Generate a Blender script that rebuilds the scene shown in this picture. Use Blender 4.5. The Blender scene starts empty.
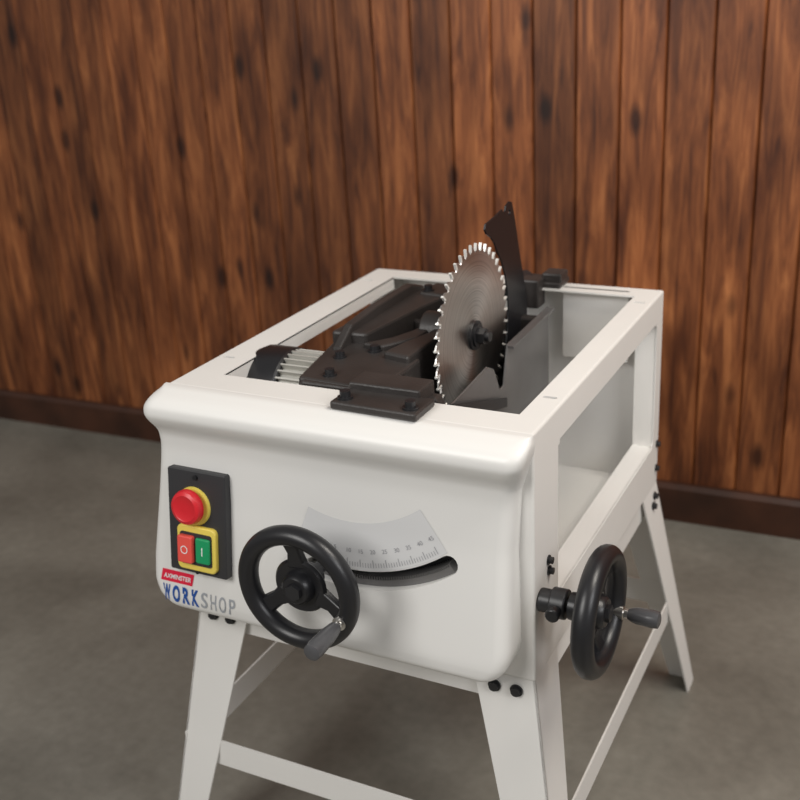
import bpy, bmesh, math, random
import numpy as np
from mathutils import Matrix, Vector
random.seed(4)
scene=bpy.context.scene
COL=scene.collection
try: scene.view_settings.view_transform='Standard'
except Exception: pass

# ------------------------------------------------------------------ materials
def new_mat(name):
    m=bpy.data.materials.new(name); m.use_nodes=True
    return m, m.node_tree, m.node_tree.nodes['Principled BSDF']
def simple(name,col,rough=.5,metal=0.,bump=0.,bscale=200.,var=0.,coat=0.):
    m,nt,b=new_mat(name)
    b.inputs['Base Color'].default_value=(*col,1); b.inputs['Roughness'].default_value=rough
    b.inputs['Metallic'].default_value=metal
    if coat: b.inputs['Coat Weight'].default_value=coat
    tc=nt.nodes.new('ShaderNodeTexCoord'); n=nt.nodes.new('ShaderNodeTexNoise')
    n.inputs['Scale'].default_value=bscale; n.inputs['Detail'].default_value=4
    nt.links.new(tc.outputs['Object'],n.inputs['Vector'])
    if bump:
        bp=nt.nodes.new('ShaderNodeBump'); bp.inputs['Strength'].default_value=bump; bp.inputs['Distance'].default_value=.001
        nt.links.new(n.outputs['Fac'],bp.inputs['Height']); nt.links.new(bp.outputs['Normal'],b.inputs['Normal'])
    if var:
        n2=nt.nodes.new('ShaderNodeTexNoise'); n2.inputs['Scale'].default_value=9; n2.inputs['Detail'].default_value=5
        nt.links.new(tc.outputs['Object'],n2.inputs['Vector'])
        r=nt.nodes.new('ShaderNodeValToRGB'); r.color_ramp.elements[0].position=.3; r.color_ramp.elements[1].position=.7
        r.color_ramp.elements[0].color=(*[c*(1-var) for c in col],1); r.color_ramp.elements[1].color=(*[min(1,c*(1+var)) for c in col],1)
        nt.links.new(n2.outputs['Fac'],r.inputs[0]); nt.links.new(r.outputs[0],b.inputs['Base Color'])
    return m
WHITE=simple('white_powder_coat',(.80,.785,.755),.55,bump=.05,bscale=500,var=.015)
COVERW=simple('white_cover_paint',(.80,.79,.765),.38,bump=.02,bscale=300)
CAST=simple('black_cast_iron',(.038,.033,.031),.42,bump=.35,bscale=260,var=.3)
BLK=simple('black_steel',(.018,.018,.020),.38,bump=.1,bscale=300)
PLAS=simple('black_plastic',(.013,.013,.015),.33,bump=.08,bscale=400)
GREYPL=simple('grey_guard_steel',(.24,.235,.235),.36,metal=.6,bump=.05,var=.15)
DKGREY=simple('switch_housing_grey',(.030,.030,.033),.5,bump=.1,bscale=600)
STEEL=simple('bright_steel',(.62,.60,.57),.28,metal=1.)
ALU=simple('motor_aluminium',(.55,.54,.50),.38,metal=.3,bump=.1)
CARB=simple('carbide_tip',(.90,.89,.85),.3,metal=.3)
RED=simple('red_plastic',(.66,.018,.028),.32)
RED2=simple('red_switch_plastic',(.80,.09,.07),.4)
YEL=simple('yellow_plastic',(.85,.67,.12),.4)
GRN=simple('green_plastic',(.01,.32,.12),.35)
LRED=simple('label_red',(.75,.01,.05),.45)
BLUE=simple('label_blue',(.01,.08,.36),.45)
LGREY=simple('label_grey',(.36,.38,.41),.45)
WHT=simple('label_white',(.85,.85,.85),.5)
STICK=simple('scale_sticker',(.70,.70,.70),.25)
TICK=simple('scale_ink',(.34,.34,.36),.5)
HANDLE=simple('handle_grey',(.08,.08,.085),.26)

def blade_mat():
    m,nt,b=new_mat('brushed_blade_steel')
    b.inputs['Metallic'].default_value=1.; b.inputs['Roughness'].default_value=.36
    b.inputs['Anisotropic'].default_value=.7
    tc=nt.nodes.new('ShaderNodeTexCoord'); sep=nt.nodes.new('ShaderNodeSeparateXYZ')
    nt.links.new(tc.outputs['Object'],sep.inputs[0])
    cmb=nt.nodes.new('ShaderNodeCombineXYZ'); nt.links.new(sep.outputs['Y'],cmb.inputs['X']); nt.links.new(sep.outputs['Z'],cmb.inputs['Y'])
    ln=nt.nodes.new('ShaderNodeVectorMath'); ln.operation='LENGTH'; nt.links.new(cmb.outputs[0],ln.inputs[0])
    n=nt.nodes.new('ShaderNodeTexNoise'); n.noise_dimensions='1D'; n.inputs['Scale'].default_value=520; n.inputs['Detail'].default_value=5
    nt.links.new(ln.outputs['Value'],n.inputs['W'])
    r=nt.nodes.new('ShaderNodeValToRGB'); r.color_ramp.elements[0].position=.3; r.color_ramp.elements[1].position=.7
    r.color_ramp.elements[0].color=(.48,.46,.44,1); r.color_ramp.elements[1].color=(.80,.77,.74,1)
    nt.links.new(n.outputs['Fac'],r.inputs[0]); nt.links.new(r.outputs[0],b.inputs['Base Color'])
    tg=nt.nodes.new('ShaderNodeTangent'); tg.direction_type='RADIAL'; tg.axis='X'
    nt.links.new(tg.outputs[0],b.inputs['Tangent'])
    return m
BLADE=blade_mat()

def wood_mat(bw):
    m,nt,b=new_mat('stained_pine_boards')
    L=nt.links.new; N=nt.nodes.new
    tc=N('ShaderNodeTexCoord'); sep=N('ShaderNodeSeparateXYZ'); L(tc.outputs['Object'],sep.inputs[0])
    dv=N('ShaderNodeMath'); dv.operation='DIVIDE'; dv.inputs[1].default_value=bw; L(sep.outputs['X'],dv.inputs[0])
    fl=N('ShaderNodeMath'); fl.operation='FLOOR'; L(dv.outputs[0],fl.inputs[0])
    wn=N('ShaderNodeTexWhiteNoise'); wn.noise_dimensions='1D'; L(fl.outputs[0],wn.inputs['W'])
    mz=N('ShaderNodeMath'); mz.operation='MULTIPLY_ADD'; mz.inputs[1].default_value=.09; L(sep.outputs['Z'],mz.inputs[0]); 
    of=N('ShaderNodeMath'); of.operation='MULTIPLY'; of.inputs[1].default_value=7.3; L(wn.outputs['Value'],of.inputs[0]); L(of.outputs[0],mz.inputs[2])
    cb=N('ShaderNodeCombineXYZ'); L(sep.outputs['X'],cb.inputs['X']); L(mz.outputs[0],cb.inputs['Z']); L(of.outputs[0],cb.inputs['Y'])
    n=N('ShaderNodeTexNoise'); n.inputs['Scale'].default_value=42; n.inputs['Detail'].default_value=7; n.inputs['Roughness'].default_value=.6; n.inputs['Distortion'].default_value=1.2; L(cb.outputs[0],n.inputs['Vector'])
    r=N('ShaderNodeValToRGB'); cr=r.color_ramp
    cr.elements[0].position=.28; cr.elements[0].color=(.080,.021,.007,1)
    cr.elements[1].position=.72; cr.elements[1].color=(.46,.172,.058,1)
    e=cr.elements.new(.5); e.color=(.26,.083,.026,1)
    L(n.outputs['Fac'],r.inputs[0])
    mp=N('ShaderNodeMapping'); mp.inputs['Scale'].default_value=(13,9,3.0); L(tc.outputs['Object'],mp.inputs[0])
    n2=N('ShaderNodeTexNoise'); n2.inputs['Scale'].default_value=1.; n2.inputs['Detail'].default_value=5; L(mp.outputs[0],n2.inputs['Vector'])
    r2=N('ShaderNodeValToRGB'); r2.color_ramp.elements[0].position=.36; r2.color_ramp.elements[1].position=.60
    r2.color_ramp.elements[0].color=(.40,.34,.31,1); r2.color_ramp.elements[1].color=(1,1,1,1); L(n2.outputs['Fac'],r2.inputs[0])
    mx=N('ShaderNodeMix'); mx.data_type='RGBA'; mx.blend_type='MULTIPLY'; mx.inputs[0].default_value=1
    L(r.outputs[0],mx.inputs[6]); L(r2.outputs[0],mx.inputs[7])
    mp3=N('ShaderNodeMapping'); mp3.inputs['Scale'].default_value=(11,1,4.8); L(tc.outputs['Object'],mp3.inputs[0])
    vo=N('ShaderNodeTexVoronoi'); vo.voronoi_dimensions='3D'; vo.inputs['Scale'].default_value=1.; L(mp3.outputs[0],vo.inputs['Vector'])
    r3=N('ShaderNodeValToRGB'); r3.color_ramp.elements[0].position=.08; r3.color_ramp.elements[1].position=.21
    r3.color_ramp.elements[0].color=(.15,.10,.08,1); r3.color_ramp.elements[1].color=(1,1,1,1); L(vo.outputs['Distance'],r3.inputs[0])
    mx3=N('ShaderNodeMix'); mx3.data_type='RGBA'; mx3.blend_type='MULTIPLY'; mx3.inputs[0].default_value=.9
    L(mx.outputs[2],mx3.inputs[6]); L(r3.outputs[0],mx3.inputs[7])
    hv=N('ShaderNodeHueSaturation'); vm=N('ShaderNodeMapRange'); vm.inputs['To Min'].default_value=.68; vm.inputs['To Max'].default_value=1.25
    L(wn.outputs['Value'],vm.inputs['Value']); L(vm.outputs[0],hv.inputs['Value']); L(mx3.outputs[2],hv.inputs['Color'])
    L(hv.outputs[0],b.inputs['Base Color']); b.inputs['Roughness'].default_value=.48
    return m
BW=.098
WOOD=wood_mat(BW)
SKIRT=simple('dark_skirting_wood',(.055,.020,.010),.45,var=.4,bump=.1,bscale=40)

def floor_mat():
    m,nt,b=new_mat('worn_concrete'); L=nt.links.new; N=nt.nodes.new
    tc=N('ShaderNodeTexCoord')
    n=N('ShaderNodeTexNoise'); n.inputs['Scale'].default_value=2.4; n.inputs['Detail'].default_value=6; n.inputs['Roughness'].default_value=.6; n.inputs['Distortion'].default_value=.4; L(tc.outputs['Object'],n.inputs['Vector'])
    r=N('ShaderNodeValToRGB'); r.color_ramp.elements[0].position=.28; r.color_ramp.elements[1].position=.74
    r.color_ramp.elements[0].color=(.155,.147,.125,1); r.color_ramp.elements[1].color=(.30,.285,.245,1); L(n.outputs['Fac'],r.inputs[0])
    n2=N('ShaderNodeTexNoise'); n2.inputs['Scale'].default_value=45; n2.inputs['Detail'].default_value=6; L(tc.outputs['Object'],n2.inputs['Vector'])
    mx=N('ShaderNodeMix'); mx.data_type='RGBA'; mx.blend_type='OVERLAY'; mx.inputs[0].default_value=.22
    L(r.outputs[0],mx.inputs[6]); L(n2.outputs['Fac'],mx.inputs[7]); L(mx.outputs[2],b.inputs['Base Color'])
    rr=N('ShaderNodeMapRange'); rr.inputs['To Min'].default_value=.26; rr.inputs['To Max'].default_value=.55; L(n.outputs['Fac'],rr.inputs['Value']); L(rr.outputs[0],b.inputs['Roughness'])
    bp=N('ShaderNodeBump'); bp.inputs['Strength'].default_value=.1; bp.inputs['Distance'].default_value=.001; L(n2.outputs['Fac'],bp.inputs['Height']); L(bp.outputs[0],b.inputs['Normal'])
    return m
FLOOR=floor_mat()

# ------------------------------------------------------------------ helpers
saw=bpy.data.objects.new('table_saw',None); COL.objects.link(saw); saw.location=(0,0,.78)
def add(name,me,mat,parent=saw,bevel=0,smooth=False,seg=2,loc=None,rot=None):
    o=bpy.data.objects.new(name,me); COL.objects.link(o)
    if mat: me.materials.append(mat)
    if parent: o.parent=parent
    if loc: o.location=loc
    if rot: o.rotation_euler=rot
    if bevel:
        b=o.modifiers.new('bevel','BEVEL'); b.width=bevel; b.segments=seg; b.limit_method='ANGLE'; b.angle_limit=math.radians(35)
        b.harden_normals=False
    if smooth:
        for p in me.polygons: p.use_smooth=True
        try: me.set_sharp_from_angle(angle=math.radians(38))
        except Exception: pass
    return o
def fin(bm,name):
    bmesh.ops.recalc_face_normals(bm,faces=bm.faces[:])
    me=bpy.data.meshes.new(name); bm.to_mesh(me); bm.free(); return me
def bm_box(bm,lo,hi):
    v=[bm.verts.new((x,y,z)) for x in (lo[0],hi[0]) for y in (lo[1],hi[1]) for z in (lo[2],hi[2])]
    for f in ((0,1,3,2),(4,6,7,5),(0,4,5,1),(2,3,7,6),(0,2,6,4),(1,5,7,3)): bm.faces.new([v[i] for i in f])
def bm_prism(bm,pts,axis,a0,a1):
    def P(p,a):
        return {'x':(a,p[0],p[1]),'y':(p[0],a,p[1]),'z':(p[0],p[1],a)}[axis]
    A=[bm.verts.new(P(p,a0)) for p in pts]; B=[bm.verts.new(P(p,a1)) for p in pts]
    bm.faces.new(A); bm.faces.new(B[::-1]); n=len(pts)
    for i in range(n): bm.faces.new([A[i],B[i],B[(i+1)%n],A[(i+1)%n]])
def bm_cyl(bm,p0,p1,r0,r1=None,n=32):
    if r1 is None: r1=r0
    p0=Vector(p0);p1=Vector(p1);d=p1-p0
    q=d.to_track_quat('Z','Y').to_matrix().to_4x4()
    M=Matrix.Translation((p0+p1)/2)@q
    bmesh.ops.create_cone(bm,cap_ends=True,segments=n,radius1=r0,radius2=r1,depth=d.length,matrix=M)
def bm_lathe(bm,prof,M,n=48):
    rings=[]
    for r,h in prof:
        rings.append([bm.verts.new(M@Vector((r*math.cos(2*math.pi*i/n),r*math.sin(2*math.pi*i/n),h))) for i in range(n)])
    for a,b in zip(rings,rings[1:]):
        for i in range(n): bm.faces.new([a[i],a[(i+1)%n],b[(i+1)%n],b[i]])
    return rings
def box(name,lo,hi,mat,bevel=0,**k):
    bm=bmesh.new(); bm_box(bm,lo,hi); return add(name,fin(bm,name),mat,bevel=bevel,**k)
def prism(name,pts,axis,a0,a1,mat,bevel=0,**k):
    bm=bmesh.new(); bm_prism(bm,pts,axis,a0,a1); return add(name,fin(bm,name),mat,bevel=bevel,**k)
def cyl(name,p0,p1,r0,mat,r1=None,n=32,bevel=0,**k):
    bm=bmesh.new(); bm_cyl(bm,p0,p1,r0,r1,n); return add(name,fin(bm,name),mat,bevel=bevel,smooth=True,**k)
def boolean(obj,cutters,op='DIFFERENCE'):
    """apply modifiers + boolean, then remove the cutters"""
    for c in cutters:
        m=obj.modifiers.new('b','BOOLEAN'); m.operation=op; m.object=c; m.solver='EXACT'
    dg=bpy.context.evaluated_depsgraph_get(); dg.update()
    me=bpy.data.meshes.new_from_object(obj.evaluated_get(dg)); obj.modifiers.clear(); obj.data=me
    for c in cutters: bpy.data.objects.remove(c)
def bolts(name,items,mat=BLK,r=.006,h=.005,axis='z'):
    bm=bmesh.new()
    d={'z':Vector((0,0,1)),'y':Vector((0,-1,0)),'x':Vector((1,0,0))}[axis]
    for p in items:
        p=Vector(p); bm_cyl(bm,p,p+d*h*.35,r*1.45,n=24); bm_cyl(bm,p+d*h*.35,p+d*h*1.3,r,n=24)
        bm_cyl(bm,p+d*h*1.3,p+d*h*1.35,r*.55,n=6)
    return add(name,fin(bm,name),mat,smooth=True)

# ------------------------------------------------------------------ room
bm=bmesh.new(); bm_box(bm,(-5,-4,-.05),(4,1.75,0)); add('floor',fin(bm,'floor'),FLOOR,parent=None)
WA=math.radians(1.94); WO=(-.6,1.2805,0)
bm=bmesh.new()
i0,i1=-42,44
for i in range(i0,i1):
    x=i*BW; g=.004; w=BW
    pts=[(x+.0006,.05),(x+.0006,.006),(x+g,0),(x+w-g,0),(x+w-.0006,.006),(x+w-.0006,.05)]
    bm_prism(bm,pts,'z',0,2.7)
bm_box(bm,(i0*BW,.045,0),(i1*BW,.10,2.7))
add('wall_back',fin(bm,'wall_back'),WOOD,parent=None,loc=WO,rot=(0,0,WA))
bm=bmesh.new(); bm_prism(bm,[(-.018,0),(-.018,.085),(-.010,.096),(0,.098),(0,0)],'x',i0*BW,i1*BW)
add('baseboard_back',fin(bm,'baseboard_back'),SKIRT,parent=None,loc=WO,rot=(0,0,WA))

# ------------------------------------------------------------------ cabinet
CH=-.34
bm=bmesh.new(); bm_box(bm,(-.26,0,CH),(.26,.613,0))
cab=add('cabinet',fin(bm,'cabinet'),WHITE,bevel=.0035,seg=3)
def cutter(lo,hi,bev=0):
    bm=bmesh.new(); bm_box(bm,lo,hi)
    if bev: bmesh.ops.bevel(bm,geom=[e for e in bm.edges],offset=bev,segments=3,affect='EDGES')
    return add('cut',fin(bm,'cut'),None)
cuts=[cutter((-.257,.003,CH+.003),(.257,.610,-.003)),
      cutter((-.205,.052,-.02),(.224,.567,.02)),
      cutter((.24,.088,-.262),(.28,.576,-.044),.006),
      cutter((-.28,.088,-.262),(-.24,.576,-.044),.006)]
for (x,y) in ((-.240,.115),(.240,.115),(-.240,.535),(.240,.535)):
    bm=bmesh.new(); pts=[]
    for k in range(24):
        a=2*math.pi*k/24; pts.append((x+(.006 if math.cos(a)>=0 else -.006)+.0034*math.cos(a),y+.0034*math.sin(a)))
    bm_prism(bm,pts,'z',-.02,.02); cuts.append(add('cut',fin(bm,'cut'),None))
boolean(cab,cuts)
bm=bmesh.new()
bm_box(bm,(-.205,.0505,-.022),(.224,.052,-.001)); bm_box(bm,(-.2065,.052,-.022),(-.205,.567,-.001))
bm_box(bm,(.224,.052,-.022),(.2255,.567,-.001)); 
bm_box(bm,(.10,.585,-.12),(.21,.590,.0)) ; bm_box(bm,(-.22,.585,-.10),(-.13,.590,-.03))
bm_box(bm,(.24,.080,-.34),(.2575,.088,-.003)); bm_box(bm,(-.2575,.080,-.34),(-.24,.088,-.003))
bm_box(bm,(.225,.576,-.34),(.2575,.580,-.003)); bm_box(bm,(-.2575,.576,-.34),(-.235,.580,-.003))
bm_box(bm,(.225,.088,-.265),(.2575,.576,-.262))
add('cabinet_flanges',fin(bm,'fl'),WHITE)
bolts('side_bolts',[(.26,.60,-.31),(.26,.60,-.325+.06),(.26,.050,-.190),(.26,.052,-.206)],r=.0045,axis='x')

# ------------------------------------------------------------------ front cover
zt=np.linspace(-.332,0,400)
def table(pts,s=6):
    pts=sorted(pts); v=np.interp(zt,[p[0] for p in pts],[p[1] for p in pts])
    k=np.exp(-.5*(np.arange(-3*s,3*s+1)/s)**2); k/=k.sum()
    return np.convolve(np.pad(v,3*s,mode='edge'),k,mode='valid')
YF=table([(0,-.004),(-.002,-.016),(-.008,-.033),(-.018,-.043),(-.032,-.045),(-.044,-.038),(-.054,-.030),(-.064,-.025),(-.085,-.0225),(-.11,-.0245),(-.15,-.029),(-.2,-.037),(-.25,-.045),(-.30,-.053),(-.318,-.052),(-.327,-.042),(-.332,-.03)],4)
XL=table([(0,-.262),(-.008,-.272),(-.022,-.281),(-.040,-.281),(-.06,-.277),(-.08,-.277),(-.15,-.286),(-.25,-.298),(-.285,-.299),(-.305,-.291),(-.32,-.274),(-.332,-.25)],4)
XR=table([(0,.261),(-.012,.262),(-.025,.260),(-.05,.252),(-.07,.246),(-.15,.241),(-.25,.242),(-.285,.242),(-.305,.236),(-.32,.224),(-.332,.21)],4)
cy=lambda z: float(np.interp(z,zt,YF))
bm=bmesh.new(); rows=[]
levels=sorted(set(list(np.linspace(-.332,-.30,10))+list(np.linspace(-.30,-.07,28))+list(np.linspace(-.07,0,36))),reverse=True)
for z in levels:
    yf=cy(z); xl=float(np.interp(z,zt,XL)); xr=float(np.interp(z,zt,XR)); r=min(.020,-yf*.85)
    row=[(xl,.0015)]
    for k in range(9):
        a=math.pi/2*k/8; row.append((xl+r-r*math.cos(a),yf+r-r*math.sin(a)))
    for k in range(1,24): row.append((xl+r+(xr-xl-2*r)*k/24,yf))
    for k in range(9):
        a=math.pi/2*k/8; row.append((xr-r+r*math.sin(a),yf+r-r*math.cos(a)))
    row.append((xr,.0015))
    rows.append([bm.verts.new((x,y,z)) for x,y in row])
for a,b in zip(rows,rows[1:]):
    for i in range(len(a)-1): bm.faces.new([a[i],a[i+1],b[i+1],b[i]])
bm.faces.new(rows[-1]) ; bm.faces.new(rows[0])
bk=[r[0] for r in rows]+[r[-1] for r in rows][::-1]
bm.faces.new(bk)
cover=add('front_cover',fin(bm,'front_cover'),COVERW)
SCx,SCz,SR=.022,.026,.244
def arcband(r0,r1,a0,a1,n=40,capr=True):
    pts=[]; rm=(r0+r1)/2; hw=(r1-r0)/2
    P=lambda r,a:(SCx+r*math.sin(a),SCz-r*math.cos(a))
    for k in range(n+1): pts.append(P(r1,a0+(a1-a0)*k/n))
    if capr:
        cx,cz=P(rm,a1)
        for k in range(1,8):
            t=math.pi*k/8; pts.append((cx+hw*(math.sin(a1)*math.cos(t)+math.cos(a1)*math.sin(t)),cz+hw*(-math.cos(a1)*math.cos(t)+math.sin(a1)*math.sin(t))))
    for k in range(n+1): pts.append(P(r0,a1+(a0-a1)*k/n))
    if capr:
        cx,cz=P(rm,a0)
        for k in range(1,8):
            t=math.pi*k/8; pts.append((cx+hw*(-math.sin(a0)*math.cos(t)-math.cos(a0)*math.sin(t)),cz+hw*(math.cos(a0)*math.cos(t)-math.sin(a0)*math.sin(t))))
    return pts
A0,A1=math.radians(-12),math.radians(35)
bm=bmesh.new(); bm_prism(bm,arcband(SR-.0125,SR+.0125,A0,A1),'y',-.12,-.012); c=add('cut',fin(bm,'cut'),None)
boolean(cover,[c])
for p in cover.data.polygons: p.use_smooth=True
cover.data.set_sharp_from_angle(angle=math.radians(40))
prism('slot_shade_sheet',arcband(SR-.012,SR+.012,A0,A1),'y',-.0135,-.0118,PLAS)  # black sheet added to stand in for the shade inside the slot
rk=[]; P=lambda r,a:(SCx+r*math.sin(a),SCz-r*math.cos(a))
nt_=56
for k in range(nt_):
    a=A0+(A1-A0)*k/nt_; d=(A1-A0)/nt_
    rk+= [P(SR+.0035,a),P(SR+.0035,a+.45*d),P(SR-.001,a+.55*d),P(SR-.001,a+.95*d)]
rk+=[P(SR+.012,A1-(A1-A0)*k/40) for k in range(41)]
prism('tilt_rack',rk,'y',-.030,-.0135,GREYPL)

def on_cover(name,pts_faces,mat,eps=.0006):
    vs,fs=pts_faces
    me=bpy.data.meshes.new(name); me.from_pydata([(x,cy(z)-eps,z) for x,z in vs],[],fs); me.update()
    return add(name,me,mat)
vs=[];fs=[];n=40;m_=6;a0,a1=math.radians(-20),math.radians(37)
for i in range(n+1):
    for j in range(m_+1):
        a=a0+(a1-a0)*i/n; r=.168+(.2300-.168)*j/m_; vs.append(P(r,a))
for i in range(n):
    for j in range(m_):
        q=i*(m_+1)+j; fs.append((q,q+1,q+m_+2,q+m_+1))
on_cover('bevel_scale_label',(vs,fs),STICK,.0007)
vs=[];fs=[]
for k in range(0,46):
    a=A0+.04+(math.radians(34)-A0-.04)*k/45; L=.010 if k%5==0 else .006; w=.0009 if k%5==0 else .0007
    w/=.2
    q=len(vs); vs+=[P(.226,a-w/2),P(.226,a+w/2),P(.226-L,a+w/2),P(.226-L,a-w/2)]; fs.append((q,q+1,q+2,q+3))
on_cover('bevel_scale_ticks',(vs,fs),TICK,.0012)
def text_on_cover(name,body,size,x0,z0,mat,sx=1.,shear=0.,rot=0.,eps=.0008,off=0.,width=None):
    cu=bpy.data.curves.new(name,'FONT'); cu.body=body; cu.size=size; cu.shear=shear; cu.offset=off
    o=bpy.data.objects.new('tmp',cu); COL.objects.link(o)
    bpy.context.view_layer.update(); dg=bpy.context.evaluated_depsgraph_get()
    me=bpy.data.meshes.new_from_object(o.evaluated_get(dg)); bpy.data.objects.remove(o)
    if width:
        xs=[v.co.x for v in me.vertices]; mn=min(xs); sx=width/(max(xs)-mn)
        for v in me.vertices: v.co.x-=mn
    c,s=math.cos(rot),math.sin(rot)
    for v in me.vertices:
        u,w=v.co.x*sx,v.co.y; x=x0+c*u-s*w; z=z0+s*u+c*w; v.co=(x,cy(z)-eps,z)
    me.materials.clear()
    return add(name,me,mat)
for k,t in enumerate(('0','5','10','15','20','25','30','35','40','45')):
    a=A0+.04+(math.radians(34)-A0-.04)*k*5/45; x,z=P(.208,a-.012)
    text_on_cover('bevel_scale_number_%d'%k,t,.008,x,z,TICK,rot=a,eps=.0012)
vs=[(-.275,-.263),(-.221,-.263),(-.225,-.2805),(-.279,-.2805)]
on_cover('brand_label',(vs,[(0,1,2,3)]),LRED,.0008)
text_on_cover('brand_text','AXMINSTER',.0098,-.2735,-.2753,WHT,shear=.2,eps=.0014,off=.0002,width=.047)
def letters(prefix,word,x,w,gap,mat,off):
    for k,ch in enumerate(word):
        text_on_cover('%s_letter_%d'%(prefix,k+1),ch,.034,x,-.3095,mat,shear=.12,off=off,width=w); x+=w+gap
    return x
xx=letters('work','WORK',-.2755,.0125,.0034,BLUE,.0013)
letters('shop','SHOP',xx+.0005,.0117,.0038,LGREY,.0003)

# ------------------------------------------------------------------ switch box
sw=bpy.data.objects.new('switch_box',None); COL.objects.link(sw); sw.parent=saw
zc=-.181; sw.location=(-.204,cy(zc)-.001,zc); sw.rotation_euler=(-math.atan(.155),0,0)
def rrect(w,h,r,cx=0,cz=0,n=6):
    p=[]
    for (sx,sz,a0) in ((1,1,0),(-1,1,90),(-1,-1,180),(1,-1,270)):
        for k in range(n+1):
            a=math.radians(a0+90*k/n); p.append((cx+sx*(w/2-r)+r*abs(math.cos(a))*sx,cz+sz*(h/2-r)+r*abs(math.sin(a))*sz))
    return p
prism('switch_plate',rrect(.094,.147,.003),'y',-.012,.004,DKGREY,bevel=.0015,parent=sw)
bolts_=bmesh.new()
for (x,z) in ((-.0,.065),(.0,-.0695)): bm_cyl(bolts_,(x,-.011,z),(x,-.015,z),.0033,n=20)
add('switch_screws',fin(bolts_,'ss'),PLAS,parent=sw,smooth=True)
EX,EZ=-.005,.026
bm=bmesh.new(); bm_cyl(bm,(EX+.001,-.011,EZ-.002),(EX+.001,-.016,EZ-.002),.0275,.026,n=40); add('estop_collar',fin(bm,'ec'),YEL,parent=sw,smooth=True)
bm=bmesh.new()
M=Matrix.Translation((EX,-.015,EZ))@Matrix.Rotation(math.radians(90),4,'X')
rg=bm_lathe(bm,[(.014,0),(.014,.004),(.021,.005),(.0245,.007),(.0245,.011),(.0225,.016),(.018,.0180),(.0165,.0172),(.004,.0172)],M); bm.faces.new(rg[-1]); bm.faces.new(rg[0])
add('estop_button',fin(bm,'eb'),RED,parent=sw,smooth=True)
prism('start_stop_bezel',rrect(.064,.064,.008,.002,-.035),'y',-.018,-.010,YEL,bevel=.002,parent=sw)
prism('start_stop_recess',rrect(.052,.046,.004,.002,-.035),'y',-.0192,-.017,DKGREY,parent=sw)
prism('stop_button',rrect(.024,.039,.003,-.0115,-.035),'y',-.027,-.018,RED2,bevel=.002,parent=sw)
prism('start_button',rrect(.023,.036,.003,.0150,-.035),'y',-.023,-.018,GRN,bevel=.002,parent=sw)
prism('start_mark',[(.0142,-.041),(.0158,-.041),(.0158,-.029),(.0142,-.029)],'y',-.0234,-.0225,WHT,parent=sw)
bm=bmesh.new()
M=Matrix.Translation((-.0115,-.0274,-.035))@Matrix.Rotation(math.radians(90),4,'X')
bm_lathe(bm,[(.0045,0),(.0058,0)],M,n=28); add('stop_mark',fin(bm,'sm'),WHT,parent=sw)

# ------------------------------------------------------------------ handwheels
def handwheel(name,loc,rot,hang,R=.085,spin=0.,hl=.075,t=.0125,sl=.10):
    e=bpy.data.objects.new(name,None); COL.objects.link(e); e.parent=saw; e.location=loc; e.rotation_euler=rot
    bm=bmesh.new(); n=72
    prof=[]
    for k in range(20):
        a=2*math.pi*k/20; prof.append((R-t+t*math.cos(a),1.1*t*math.sin(a)))
    prof.append(prof[0])
    bm_lathe(bm,prof,Matrix.Identity(4),n); bmesh.ops.remove_doubles(bm,verts=bm.verts[:],dist=1e-6)
    add('rim',fin(bm,'rim'),PLAS,parent=e,smooth=True)
    bm=bmesh.new()
    rg=bm_lathe(bm,[(.012,-.038),(.017,-.036),(.019,-.016),(.033,-.013),(.037,-.007),(.034,-.003),(.022,-.004),(.020,.006),(.017,.009),(.008,.009),(.0075,.004),(.002,.004)],Matrix.Identity(4),48)
    bm.faces.new(rg[0]); bm.faces.new(rg[-1]); add('hub',fin(bm,'hub'),PLAS,parent=e,smooth=True)
    bm=bmesh.new()
    for k in range(3):
        a=spin+2*math.pi*k/3; M=Matrix.Rotation(a,4,'Z')
        v=[]
        for (x,w,z0,z1) in ((.025,.016,-.013,-.003),(.045,.011,-.012,-.003),(R-t*1.2,.014,-.006,.005)):
            v.append([bm.verts.new(M@Vector(q)) for q in ((x,-w,z0),(x,w,z0),(x,w*.8,z1),(x,-w*.8,z1))])
        for s in range(2):
            for i in range(4): bm.faces.new([v[s][i],v[s][(i+1)%4],v[s+1][(i+1)%4],v[s+1][i]])
        bm.faces.new(v[0]); bm.faces.new(v[2])
    add('spokes',fin(bm,'spokes'),PLAS,parent=e,bevel=.002,smooth=True)
    hx,hy=(R-t*1.3)*math.cos(hang),(R-t*1.3)*math.sin(hang)
    bm=bmesh.new(); M=Matrix.Translation((hx,hy,0))
    rg=bm_lathe(bm,[(.009,-.004),(.009,.014),(.006,.015),(.006,.024)],M,24); bm.faces.new(rg[0]); bm.faces.new(rg[-1])
    add('handle_stud',fin(bm,'hs'),STEEL,parent=e,smooth=True)
    bm=bmesh.new()
    rg=bm_lathe(bm,[(.0065,.020),(.0085,.024),(.0105,hl*.5),(.0115,hl*.85),(.0105,hl*.97),(.006,hl),(.001,hl)],M,28); bm.faces.new(rg[0]); bm.faces.new(rg[-1])
    add('handle_grip',fin(bm,'hg'),HANDLE,parent=e,smooth=True)
    bm=bmesh.new(); bm_cyl(bm,(0,0,-sl),(0,0,.006),.0085,n=28); bm_cyl(bm,(0,0,.006),(0,0,.014),.011,n=6)
    add('shaft',fin(bm,'sh'),BLK,parent=e,smooth=True)
    return e
handwheel('tilt_handwheel',(-.006,-.112,-.198),(math.radians(90),0,0),math.radians(-24),spin=math.radians(96),hl=.080)
HY=.018
handwheel('height_handwheel',(.336,HY,-.228),(0,math.radians(90),0),math.radians(60),R=.082,spin=math.radians(10),hl=.060,sl=.076)
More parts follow.
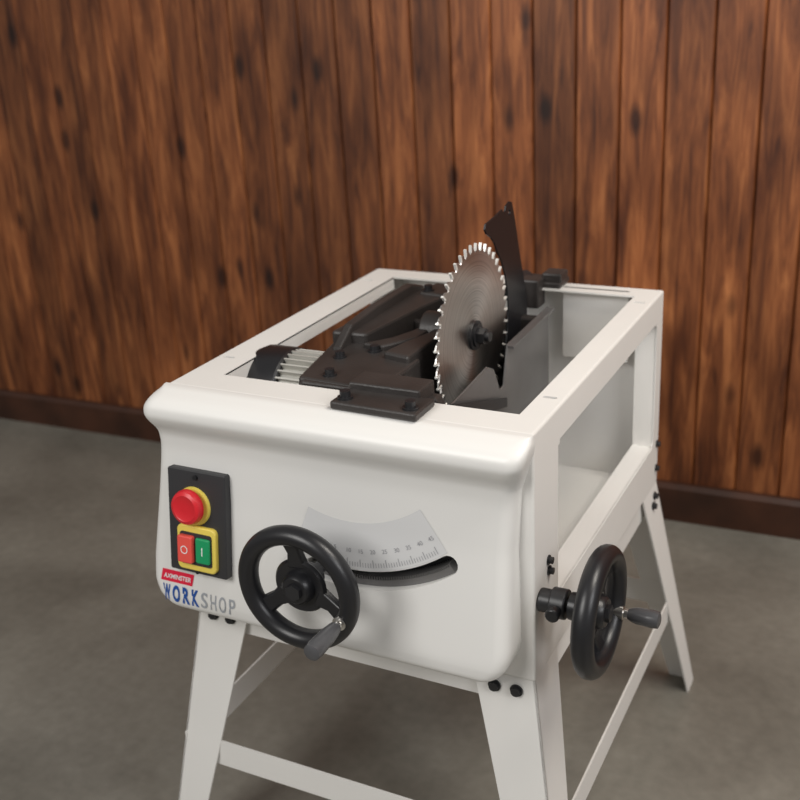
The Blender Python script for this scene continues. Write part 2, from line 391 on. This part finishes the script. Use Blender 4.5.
cyl('height_shaft_boss',(.2605,HY,-.228),(.278,HY,-.228),.015,BLK,bevel=.002)
cyl('height_shaft_collar',(.276,HY,-.228),(.296,HY,-.228),.019,BLK,bevel=.002)
cyl('height_lock_knob',(.286,HY-.020,-.228),(.286,HY-.032,-.228),.009,PLAS,bevel=.002)
cyl('height_lock_screw',(.286,HY,-.228),(.286,HY-.026,-.228),.005,BLK)

# ------------------------------------------------------------------ blade
BX,BY,BZ=.056,.308,.001
NT=44; pts=[]; tips=[]; S=1.04
for k in range(NT):
    a=-2*math.pi*k/NT; d=-2*math.pi/NT
    for fr,r in ((0,.1265),(.08,.1262),(.38,.1235),(.52,.1205),(.66,.1165),(.80,.1155),(.92,.1175),(.98,.122)):
        aa=a+d*fr; pts.append((S*r*math.cos(aa),S*r*math.sin(aa)))
    tips.append(a)
b=prism('saw_blade',pts,'x',-.0012,.0012,BLADE); b.location=(BX,BY,BZ)
bm=bmesh.new()
for a in tips:
    M=Matrix.Rotation(a,4,'X')
    bmb=[(-.0019,S*.118,-.0002),(.0019,S*.1283,.0024)]
    v=[]
    for x in (bmb[0][0],bmb[1][0]):
        for y in (bmb[0][1],bmb[1][1]):
            for z in (bmb[0][2],bmb[1][2]): v.append(bm.verts.new(M@Vector((x,y,z))))
    for f in ((0,1,3,2),(4,6,7,5),(0,4,5,1),(2,3,7,6),(0,2,6,4),(1,5,7,3)): bm.faces.new([v[i] for i in f])
t=add('carbide_teeth',fin(bm,'ct'),CARB); t.location=(BX,BY,BZ)
bm=bmesh.new(); bm_cyl(bm,(BX-.02,BY,BZ),(BX+.006,BY,BZ),.022); bm_cyl(bm,(BX+.006,BY,BZ),(BX+.009,BY,BZ),.017)
bm_cyl(bm,(BX+.009,BY,BZ),(BX+.020,BY,BZ),.0125,n=6); bm_cyl(bm,(BX+.02,BY,BZ),(BX+.027,BY,BZ),.0075)
add('arbor_flange_nut',fin(bm,'af'),BLK,smooth=True)

# riving knife
kn=[(BY+.140*math.cos(math.radians(a)),BZ+.140*math.sin(math.radians(a))) for a in (-30,-15,0,12,24,36,46)]
kn+=[(.396,.116),(.382,.128),(.365,.137),(.359,.145),(.363,.152),(.385,.154),(.410,.157),(.428,.160),(.432,.155),(.440,.155),(.444,.162),(.458,.166),(.468,.163),
     (.476,.145),(.486,.115),(.499,.075),(.514,.036),(.528,-.003),(.531,-.07),(.46,-.09)]
knife=prism('riving_knife',kn,'x',BX-.0013,BX+.0013,PLAS)
bm=bmesh.new(); bm_cyl(bm,(BX-.02,.456,.150),(BX+.02,.456,.150),.0042,n=20); c=add('cut',fin(bm,'cut'),None); boolean(knife,[c])

# lower dust guard plates
prism('dust_guard_side',[(.125,-.045),(.275,-.033),(.300,-.045),(.322,-.085),(.338,-.085),(.356,-.026),(.54,-.020),(.54,-.17),(.125,-.17)],'x',.088,.0905,GREYPL,bevel=.0006)
prism('dust_guard_lip',[(.356,-.028),(.54,-.022),(.54,-.026),(.356,-.032)],'x',.0905,.100,GREYPL)
prism('dust_guard_inner',[(.10,-.06),(.52,-.05),(.52,-.17),(.10,-.17)],'x',.030,.0325,GREYPL,bevel=.0006)
box('dust_guard_front',(.0325,.125,-.17),(.088,.1275,-.05),GREYPL)
box('dust_guard_floor',(.0325,.125,-.172),(.0905,.54,-.168),GREYPL)
box('dust_guard_rear',(.0325,.537,-.17),(.088,.54,-.05),GREYPL)
prism('guard_strap',[(.10,-.04),(.12,-.03),(.33,-.10),(.33,-.115),(.10,-.055)],'x',.096,.099,BLK,bevel=.0008)

# ------------------------------------------------------------------ trunnion castings
def casting(name,parts,bev=.004):
    bm=bmesh.new()
    for p in parts: bm_prism(bm,*p)
    return add(name,fin(bm,name),CAST,bevel=bev,smooth=False)
casting('front_pivot_bracket',[([( -.002,-.010),(.118,-.014),(.118,.042),(-.002,.040)],'z',.0005,.011),
    ([(.0,.036),(.100,.036),(.100,.080),(.0,.080)],'z',-.05,.020)],.0025)
bolts('pivot_bracket_bolts',[(.012,.006,.011),(.104,.002,.011)],r=.0068,h=.008)
casting('trunnion_front',[([(-.092,-.002),(-.085,.002),(.11,.002),(.12,-.03),(.10,-.10),(.03,-.14),(-.06,-.10),(-.092,-.04)],'y',.060,.080)],.003)
casting('motor_carrier',[
    ([(-.096,.068),(.028,.060),(.030,.185),(-.02,.195),(-.072,.225),(-.126,.222)],'z',-.028,.004),
    ([(-.126,.212),(-.112,.390),(-.078,.478),(-.030,.470),(-.052,.36),(-.070,.215)],'z',-.07,.020),
    ([(-.020,.17),(.024,.16),(.026,.43),(-.015,.45),(.002,.36),(.004,.27),(-.012,.215)],'z',-.08,.014),
    ([(-.085,.42),(.02,.405),(.02,.455),(-.080,.478)],'z',-.08,.024),
    ([(-.10,.20),(.02,.16),(.02,.45),(-.10,.45)],'z',-.09,-.055)],.004)
casting('motor_carrier_rib',[([(-.068,.200),(-.035,.196),(-.005,.245),(-.002,.300),(-.014,.318),(-.026,.27),(-.040,.235)],'z',-.06,.012),
    ([(.18,.006),(.22,.030),(.30,.036),(.42,.036),(.462,.022),(.46,-.01),(.18,-.01)],'x',-.108,-.094),
    ([(-.060,.340),(.0,.318),(.004,.330),(-.056,.352)],'z',-.06,.004)],.003)
bolts('carrier_bolts',[(-.080,.155,.004),(-.045,.192,.004),(-.072,.43,.024),(-.02,.43,.024),(-.058,.088,.004)],r=.0065,h=.007)
cyl('arbor_housing',(-.02,BY,BZ-.0),(BX-.02,BY,BZ),.030,CAST,bevel=.003)
casting('rear_pivot_bracket',[([(.010,.570),(.100,.570),(.100,.620),(.010,.620)],'z',.0005,.010),
    ([(.015,.548),(.070,.548),(.070,.582),(.015,.582)],'z',-.03,.018),
    ([(.066,.575),(.100,.575),(.100,.612),(.066,.612)],'z',.008,.024)],.003)
cyl('rear_pivot_pin',(.030,.50,.008),(.030,.60,.008),.013,BLK,bevel=.002)
box('knife_clamp',(.035,.44,-.09),(.053,.53,-.015),CAST,bevel=.003)
casting('trunnion_rear',[([(-.10,-.03),(.09,-.03),(.09,-.10),(.03,-.14),(-.06,-.10)],'y',.50,.52)],.004)

# motor
bm=bmesh.new(); MY,MZ=.158,-.060
M=Matrix.Translation((0,MY,MZ))@Matrix.Rotation(math.radians(-90),4,'Y')
rg=bm_lathe(bm,[(.062,.160),(.0655,.163),(.0655,.205),(.060,.218),(.045,.224),(.001,.224)],M,48); bm.faces.new(rg[0]); bm.faces.new(rg[-1])
add('motor_fan_cover',fin(bm,'mf'),PLAS,smooth=True)
bm=bmesh.new(); bm_cyl(bm,(-.162,MY,MZ),(-.09,MY,MZ),.054,n=48)
for k in range(36):
    a=2*math.pi*k/36; R=Matrix.Translation((0,MY,MZ))@Matrix.Rotation(a,4,'X'); v=[]
    for x in (-.161,-.10):
        for y in (-.0012,.0012):
            for z in (.05,.0635): v.append(bm.verts.new(R@Vector((x,y,z))))
    for f in ((0,1,3,2),(4,6,7,5),(0,4,5,1),(2,3,7,6),(0,2,6,4),(1,5,7,3)): bm.faces.new([v[i] for i in f])
add('motor_body',fin(bm,'mb'),ALU)
cyl('drive_housing',(-.09,MY,MZ-.035),(.028,MY,MZ-.035),.058,CAST,bevel=.004)
cyl('tilt_shaft',(-.006,-.01,-.198),(-.006,.10,-.198),.008,STEEL)
cyl('height_screw',(.02,.13,-.20),(.02,.48,-.20),.008,STEEL)

# ------------------------------------------------------------------ stand
def leg(name,sx,front):
    y0=.004 if front else .613; sy=-1 if front else 1
    bm=bmesh.new(); X=.258*sx; dx=.070*sx; dy=.070*sy
    zt_,zb=CH+.004,-.7795; t=.003; w0,w1=.085,.045
    def sheet(a,b,c,d,off):
        off=Vector(off); A=[Vector(p) for p in (a,b,c,d)]
        v=[bm.verts.new(p) for p in A]+[bm.verts.new(p-off) for p in A]
        for f in ((0,1,2,3),(7,6,5,4),(0,4,5,1),(1,5,6,2),(2,6,7,3),(3,7,4,0)): bm.faces.new([v[i] for i in f])
    top=(X,y0,zt_); bot=(X+dx,y0+dy,zb)
    sheet(top,bot,(X+dx-sx*w1,y0+dy,zb),(X-sx*w0,y0,zt_),(0,sy*t,0))
    sheet(top,bot,(X+dx,y0+dy-sy*w1,zb),(X,y0-sy*w0,zt_),(sx*t,0,0))
    return add(name,fin(bm,name),WHITE)
for n_,sx,fr in (('leg_1',-1,True),('leg_2',1,True),('leg_3',-1,False),('leg_4',1,False)): leg('stand_'+n_,sx,fr)
k=.55
def at(fr): return CH+(-.78-CH)*fr
bm=bmesh.new(); zz=at(k); ex=.258+.070*k; fy=.004-.070*k; by=.613+.070*k
bm_box(bm,(-ex+.01,fy+.003,zz-.025),(ex-.01,fy+.006,zz+.02)); bm_box(bm,(-ex+.01,by-.006,zz-.025),(ex-.01,by-.003,zz+.02))
bm_box(bm,(-ex+.003,fy,zz-.025),(-ex+.006,by,zz+.02)); bm_box(bm,(ex-.006,fy,zz-.025),(ex-.003,by,zz+.02))
add('stand_braces',fin(bm,'br'),WHITE)
bm=bmesh.new()
bm_box(bm,(-.252,.008,CH-.045),(.252,.011,CH+.002)); bm_box(bm,(-.252,.602,CH-.045),(.252,.605,CH+.002))
bm_box(bm,(-.253,.008,CH-.045),(-.250,.605,CH+.002)); bm_box(bm,(.250,.008,CH-.045),(.253,.605,CH+.002))
add('stand_top_rails',fin(bm,'tr'),WHITE)
bolts('stand_front_bolts',[(-.235,-.0005,CH-.018),(-.205,-.0005,CH-.018),(.235,-.0005,CH-.018),(.205,-.0005,CH-.018)],r=.006,axis='y')
bolts('stand_side_bolts',[(.262,.59,CH-.018),(.264,.575,CH-.03)],r=.005,axis='x')

# ------------------------------------------------------------------ camera
cam=bpy.data.cameras.new('camera'); co=bpy.data.objects.new('camera',cam); COL.objects.link(co)
Mr=Matrix(((0.8939007204595374,-0.12092451007738507,0.4316465739751264),(0.4451008014943597,0.35364771077736795,-0.8226898402016435),(-0.05316745687917131,0.9275292769096141,0.3699495398085122)))
co.matrix_world=Matrix.Translation((.6498,-1.0644,.4997+.78))@Mr.to_4x4()
cam.sensor_width=36; cam.lens=1078.3/800*36; cam.clip_start=.02
cam.dof.use_dof=True; cam.dof.focus_distance=1.32; cam.dof.aperture_fstop=5.0
scene.camera=co

# ------------------------------------------------------------------ lights
def area(name,loc,target,size,energy,col=(1,1,1),sy=None):
    l=bpy.data.lights.new(name,'AREA'); l.energy=energy; l.color=col; l.size=size
    if sy: l.shape='RECTANGLE'; l.size_y=sy
    o=bpy.data.objects.new(name,l); COL.objects.link(o); o.location=loc
    o.rotation_euler=(Vector(target)-Vector(loc)).to_track_quat('-Z','Y').to_euler(); return o
area('softbox_key',(-.75,-2.2,2.3),(.05,0,.6),1.25,43,(1,.98,.95))
area('softbox_fill',(2.3,-1.0,2.0),(0,.3,.6),1.0,20,(.98,.98,1))
area('wall_wash_light',(1.3,.1,2.5),(1.1,1.2,.8),.9,36,(1,.94,.86))  # unseen area light, added to wash the back wall from above
w=bpy.data.worlds.new('world'); scene.world=w; w.use_nodes=True
w.node_tree.nodes['Background'].inputs[0].default_value=(1,.98,.95,1); w.node_tree.nodes['Background'].inputs[1].default_value=.24
